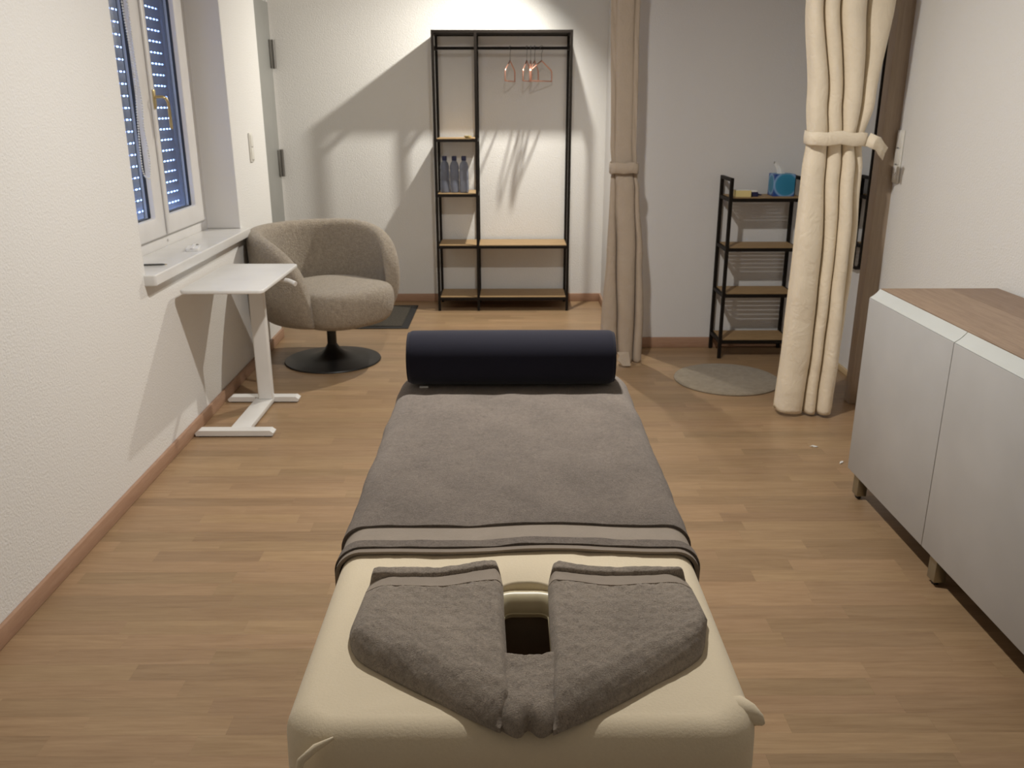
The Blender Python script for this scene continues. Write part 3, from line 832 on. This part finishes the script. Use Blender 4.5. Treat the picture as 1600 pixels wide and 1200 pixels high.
# bottles
def bottle(label, x, yy, proto=None):
    b_ = thing('water_bottle', label, 'bottle', (x, yy, .8135), 0, 'water bottles on the clothes rack')
    if proto is None:
        pf = [(.022, .0), (.030, .004), (.0315, .02), (.0315, .075), (.029, .082), (.0315, .09), (.0315, .140), (.0285, .150), (.0315, .158), (.031, .175), (.024, .198), (.014, .212), (.0125, .222)]
        lathe('body', pf, BOT, b_, 24)
        lathe('cap', [(.0165, .213), (.017, .216), (.017, .238), (.015, .243)], NAVYB, b_, 20)
    else:
        for c in proto.children:
            d_ = c.copy(); COL.objects.link(d_); d_.parent = b_
    return b_
b0 = bottle('left one of the three clear water bottles with dark blue cap on the rack', -.435, 6.03)
bottle('middle one of the three clear water bottles with dark blue cap on the rack', -.369, 6.03, b0)
bottle('right one of the three clear water bottles with dark blue cap on the rack', -.303, 6.03, b0)
cd = thing('amber_dish', 'tiny amber dish on the upper left shelf of the clothes rack', 'dish', (-.272, 6.02, 1.1735))
lathe('bowl', [(.015, 0), (.024, .006), (.026, .016), (.023, .016), (.018, .006)], CANDLE, cd, 20)

# ------------------------------------------------------------------ alcove shelf unit with slatted boards
su = thing('shelf_unit', 'low black metal shelf unit with slatted oak shelves in the curtained alcove', 'shelf unit')
SX0, SX1, SYF, SYR, tt = 1.205, 1.610, 4.735, 4.955, .018
for x in (SX0, SX1):
    for yy in (SYF, SYR): B('post', x-tt/2, x+tt/2, yy-tt/2, yy+tt/2, 0, 1.008, BLACKM, su)
    B('handle_rail', x-tt/2+.001, x+tt/2-.001, SYF+tt/2, SYR-tt/2, 1.008-tt, 1.0075, BLACKM, su)
for z in (.898, .628, .370, .103):
    bm = bmesh.new()
    for a_ in (0, 1): box(bm, SX0+tt/2, SX1-tt/2, (SYF if a_ == 0 else SYR)-.008, (SYF if a_ == 0 else SYR)+.008, z-.016, z+.002)
    for x in (SX0, SX1): box(bm, x-tt/2+.001, x+tt/2-.001, SYF+tt/2, SYR-tt/2, z-.016, z+.002)
    fr_ = link('shelf_frame', bm, BLACKM, su)
    n = 8; y0s, y1s = SYF+.002, SYR-.002; p_ = (y1s-y0s)/n
    for k in range(n):
        B('slat', SX0+tt/2+.0005, SX1-tt/2-.0005, y0s+p_*k+.0042, y0s+p_*(k+1)-.0042, z+.0021, z+.0063, SHELFW, fr_)
SZ = .898+.0068
tb = thing('tissue_box', 'blue and teal cube tissue box on top of the alcove shelf unit', 'tissue box', (1.512, 4.86, SZ))
slab('carton', -.058, .058, -.055, .055, 0, .118, .004, .003, TIS, tb)
bm = bmesh.new(); rings = []
for k in range(8):
    t = k/7; rr_ = .026*(1-t*.55); cxx, czz = -.012-.03*t*t, .117+.058*t
    rings.append([(cxx+rr_*(.45+.55*abs(cos(1.5*a+t*2)))*cos(a), rr_*.5*(.5+.5*abs(cos(2.5*a)))*sin(a), czz+.008*sin(3*a+t)*t) for a in [2*pi*i/24 for i in range(24)]])
loft(bm, rings, True, True); link('tissue', bm, PAPER, tb, 80)
yb = thing('soap_pack', 'pale yellow boxed pack on the left of the alcove shelf unit', 'pack', (1.283, 4.80, SZ), radians(-6))
slab('carton', -.044, .044, -.03, .03, 0, .034, .004, .003, YEL, yb)
B('lid_flap', -.040, .036, -.026, .026, .0342, .037, PAPER, yb, .001)
nb = thing('black_clip', 'small dark navy plastic clip between the yellow pack and the tissue box', 'clip', (1.350, 4.815, SZ))
slab('case', -.020, .020, -.022, .022, 0, .024, .006, .005, NAVYB, nb); tube('tongue', [(.020, 0, .010), (.045, .004, .006)], [.006, .003], NAVYB, nb)
slab('clear_cover', -.018, .014, -.018, .018, .0242, .032, .004, .003, PAPER, nb)

# round rug and door mat
rg = thing('round_rug', 'round greyish taupe pile rug on the floor before the alcove shelf', 'rug', (1.150, 4.325, 0))
prof = [(.268, .0005), (.271, .004), (.268, .009), (.262, .012), (.15, .013), (.02, .013)]
lathe('pile', prof, RUGM, rg, 64)
bm = bmesh.new(); tube_pts(bm, [(.2705*cos(2*pi*k/64), .2705*sin(2*pi*k/64), .0045) for k in range(64)], .0038, 6, True); link('edge_binding', bm, RUGM, rg, 60)
dm_ = thing('door_mat', 'dark charcoal door mat with black border behind the armchair', 'door mat')
slab('border', -1.36, -.655, 5.43, 6.11, .0005, .006, .01, .003, MATE, dm_)
slab('pile', -1.315, -.700, 5.475, 6.065, .0062, .011, .006, .003, MATM, dm_)

# ------------------------------------------------------------------ mirror in the alcove
mi = thing('wall_mirror', 'tall black framed mirror with rounded corners on the alcove side wall', 'mirror')
bm = bmesh.new()
out = rrect(4.37, 4.85, .57, 2.0, .045, 8); inn = rrect(4.382, 4.838, .582, 1.988, .034, 8)
loft(bm, [[(1.8195, a, b_) for a, b_ in out], [(1.795, a, b_) for a, b_ in out], [(1.795, a, b_) for a, b_ in inn], [(1.803, a, b_) for a, b_ in inn]], False, False)
link('mirror_frame', bm, BLACKM, mi, 40)
bm = bmesh.new(); bm.faces.new([bm.verts.new((1.8035, a, b_)) for a, b_ in inn]); bm.faces.new([bm.verts.new((1.812, a, b_)) for a, b_ in inn][::-1]); link('mirror_glass', bm, MIR, mi)

# ------------------------------------------------------------------ curtains
def curtain(name, label, cat_, keys, mat, y0, zt, seed, hemcurve=None, thick=.003, crease=()):
    # keys: height, left, right, fold depth, groove positions as fractions of the width
    t = thing(name, label, cat_)
    nf = len(keys[0][4])+1
    ks = sorted([(k[0], [k[1], k[2], k[3]]+[0]+list(k[4])+[1]) for k in keys])
    def ev(z):
        for (za, a), (zb, b_) in zip(ks, ks[1:]):
            if z <= zb:
                f = max(0, (z-za)/(zb-za)); f = f*f*(3-2*f)
                return [p+(q-p)*f for p, q in zip(a, b_)]
        return ks[-1][1]
    per, nz = 30, 130
    nu = nf*per; rnd = random.Random(seed); amps = [rnd.uniform(.75, 1.1) for _ in range(nf)]; offs = [rnd.uniform(-.012, .012) for _ in range(nf)]
    bm = bmesh.new(); rows = []
    for j in range(nz+1):
        row = []
        for i in range(nu+1):
            k = min(nf-1, i//per); f = i/per-k; u = i/nu
            zb_ = hemcurve(u) if hemcurve else .012
            zz = zb_+(zt-zb_)*j/nz
            v = ev(zz); x0, w_, am = v[0], v[1]-v[0], v[2]*amps[k]
            g0, g1 = v[3+k], v[4+k]; gw = (g1-g0)*w_
            am = am*min(1, .45+gw/.10)
            base = g0*w_+gw*f
            ff = min(1, max(0, (f-.07)/.86)); sn = sin(pi*ff); g = sn**.30 if sn > .0001 else 0
            # rounded bellies reach over the groove
            base += -.05*gw*sin(2*pi*f)
            yy = y0+v[2]*.9-am*1.9*g+offs[k]*g
            x = x0+base
            yy += g*(.0035*sin(zz*9+k*2.2+seed)+.0022*sin(zz*27+f*4+k))
            x += g*.0012*sin(zz*6+k*3)
            for (cz, cf, cd, cl_) in crease:
                dd = ((zz-cz-(f-.5)*cl_)/.006)**2
                if dd < 6 and abs(u-cf) < .16: yy += cd*math.exp(-dd)*(1-abs(u-cf)/.16)
            row.append((x, yy, zz))
        rows.append([bm.verts.new(p) for p in row])
    for a, b_ in zip(rows, rows[1:]):
        for i in range(nu): bm.faces.new((a[i], a[i+1], b_[i+1], b_[i]))
    o = link('panel', bm, mat, t, 80)
    so = o.modifiers.new('t', 'SOLIDIFY'); so.thickness = thick
    return t, o
rc = random.Random(3)
CR = [(rc.uniform(.05, .75), rc.choice((.12, .3, .62, .85)), rc.choice((-1, 1))*rc.uniform(.001, .0025), rc.uniform(-.03, .03)) for _ in range(26)]
ct, _ = curtain('alcove_curtain', 'cream linen curtain gathered by a tie-back beside the right wall', 'curtain',
    [(0, 1.250, 1.512, .045, (.49, .70, .965)), (.35, 1.262, 1.522, .045, (.50, .68, .93)), (.8, 1.268, 1.530, .040, (.46, .66, .88)), (1.12, 1.270, 1.520, .034, (.38, .62, .85)),
     (1.235, 1.276, 1.506, .028, (.36, .62, .84)), (1.40, 1.262, 1.540, .036, (.28, .50, .78)), (1.79, 1.222, 1.580, .045, (.17, .35, .66)), (2.40, 1.19, 1.68, .05, (.15, .38, .68))],
    LINEN, 3.79, 2.40, 11, hemcurve=lambda u: .020+.020*u*u-.012*sin(pi*u), crease=CR)
def tie(name, x0, x1, y0, dep, z, hgt, tilt, mat, parent, tail=False):
    bm = bmesh.new(); n = 40; pf = []
    cxm, hw = (x0+x1)/2, (x1-x0)/2
    for k in range(n):
        a = 2*pi*k/n; c, s = cos(a), sin(a)
        e = .55
        px = cxm+hw*(abs(c)**e)*(1 if c > 0 else -1); py = y0+dep*(abs(s)**e)*(1 if s > 0 else -1)
        pf.append((px, py, z+tilt*(px-cxm)+.004*sin(a*3)))
    rings = []
    for dz, sc_ in ((-hgt/2, 0), (-hgt/2*.9, .003), (0, .0045), (hgt/2*.9, .003), (hgt/2, 0)):
        rings.append([(p[0]+sc_*(1 if p[0] > cxm else -1), p[1]+sc_*(1 if p[1] > y0 else -1), p[2]+dz+(.004*sin(p[0]*60))) for p in pf])
    loft(bm, rings, False, False)
    o = link('tie_back', bm, mat, parent, 60); so = o.modifiers.new('t', 'SOLIDIFY'); so.thickness = .003; return o
tb_ = tie('tie', 1.268, 1.514, 3.79, .064, 1.245, .055, -.02, LINEN, ct)
bm = bmesh.new(); pts = [(1.505, 3.735, 1.245), (1.530, 3.722, 1.232), (1.545, 3.728, 1.228), (1.565, 3.735, 1.205), (1.588, 3.745, 1.185)]
rows = [[bm.verts.new((p[0]+dx, p[1]-abs(dz)*.1, p[2]+dz)) for dz, dx in ((-.026, -.006), (0, 0), (.026, .010))] for p in pts]
for a, b_ in zip(rows, rows[1:]):
    for i in range(2): bm.faces.new((a[i], a[i+1], b_[i+1], b_[i]))
o = link('tie_tail', bm, LINEN, ct, 30); so = o.modifiers.new('t', 'SOLIDIFY'); so.thickness = .003

cl, _ = curtain('partition_curtain', 'linen curtain with shade put into its colour, tied narrow in front of the partition corner', 'curtain',
    [(0, .500, .742, .030, (.46, .80)), (.25, .512, .742, .030, (.38, .80)), (.6, .530, .724, .026, (.26, .82)), (.95, .538, .690, .020, (.18, .86)), (1.06, .540, .672, .012, (.12, .88)),
     (1.2, .530, .664, .010, (.16, .86)), (1.85, .512, .655, .010, (.18, .84)), (2.40, .505, .665, .012, (.2, .8))],
    LINEN_SHADE, 4.62, 2.40, 5, hemcurve=lambda u: .055-.043*min(1, max(0, u-.40)/.15), crease=CR[:12])
tie('tie', .532, .676, 4.62, .036, 1.068, .056, .0, LINEN_SHADE, cl)
bm = bmesh.new()
q = [(.600, 4.598, .075), (.665, 4.596, .075), (.672, 4.575, .030), (.672, 4.552, .008), (.630, 4.545, .010), (.600, 4.565, .040), (.612, 4.58, .06)]
vs_ = [bm.verts.new(p) for p in q]; bm.faces.new(vs_); o = link('turned_hem', bm, LINEN_SHADE, cl); so = o.modifiers.new('t', 'SOLIDIFY'); so.thickness = .004
rl = thing('curtain_rail', 'white curtain rail fixed to the ceiling above both curtains', 'curtain rail')
tube('rail', [(.50, 4.62, 2.43), (.75, 4.60, 2.43), (1.0, 4.30, 2.43), (1.15, 3.9, 2.43), (1.25, 3.79, 2.43), (1.71, 3.79, 2.43)], .018, WHITEM, rl, 8)

# ------------------------------------------------------------------ cabinets
CX = 1.26; labs = ['white sideboard cabinet with plain door nearest the cream curtain', 'second white sideboard cabinet from the cream curtain, running out of the picture', 'third white sideboard cabinet from the cream curtain, nearest the camera']
for i in range(3):
    y1 = 2.944-.60*i; y0 = y1-.60
    c = thing('cabinet', labs[i], 'cabinet', (0, 0, 0), 0, 'white cabinets along the right wall')
    B('body', CX+.021, 1.703, y0+.001, y1-.001, .10, .742, CABW, c)
    B('door', CX, CX+.018, y0+.0015, y1-.0015, .098, .7405, CABW, c, .0015)
    bm = bmesh.new(); pr = []
    for k in range(7):
        t = k/6; pr.append((CX+.001+.033*t, .742+.030*t-.0035*sin(pi*t)))
    pr += [(CX+.034, .742), (CX+.010, .7415)]
    dy = 0 if i == 0 else 0
    loft(bm, [[(x, y0+.0015, z) for x, z in pr], [(x, y1-.0015, z) for x, z in pr]])
    link('handle_profile', bm, CABS, c, 40)
    legs_y = [y1-.055] + ([y0+.04] if i == 2 else [])
    for ly_ in legs_y:
        for lx in (CX+.030, 1.66):
            l_ = B('leg', lx-.016, lx+.020, ly_-.022, ly_+.022, .014, .10, LEGM, c, .002)
            lathe('levelling_foot', [(.008, 0), (.010, .001), (.010, .015)], RUBBER, l_, 14, (lx, ly_, 0))
wt = thing('worktop', 'continuous greyish brown wood worktop lying on the white cabinets', 'worktop')
xa, xb = CX+.0365, 1.704
cuts = [xa, xa+.055, xa+.235, xb]
for k in range(3):
    B('board', cuts[k]+.0002, cuts[k+1]-.0002, 1.146, 2.943, .7425, .7735, (TOPW, TOPW, TOPW2)[k], wt)
# scraps of paper on the floor
for lab, x, yy, a in (('tiny white paper scrap on the floor between the bed and the cream curtain', 1.296, 3.386, .5), ('tiny white paper scrap on the floor right beside the cabinet corner', 1.345, 3.214, 1.6)):
    bm = bmesh.new()
    p = [(-.016, .010, .001), (-.004, .004, .006), (.014, -.010, .001), (.004, -.014, .004), (-.006, -.004, .001), (-.012, .0, .005)]
    bm.faces.new([bm.verts.new(v) for v in p]); o = link('paper_scrap', bm, PAPER)
    so = o.modifiers.new('t', 'SOLIDIFY'); so.thickness = .001
    o.location = (x, yy, .001); o.rotation_euler = (0, 0, a); tag(o, lab, 'scrap')
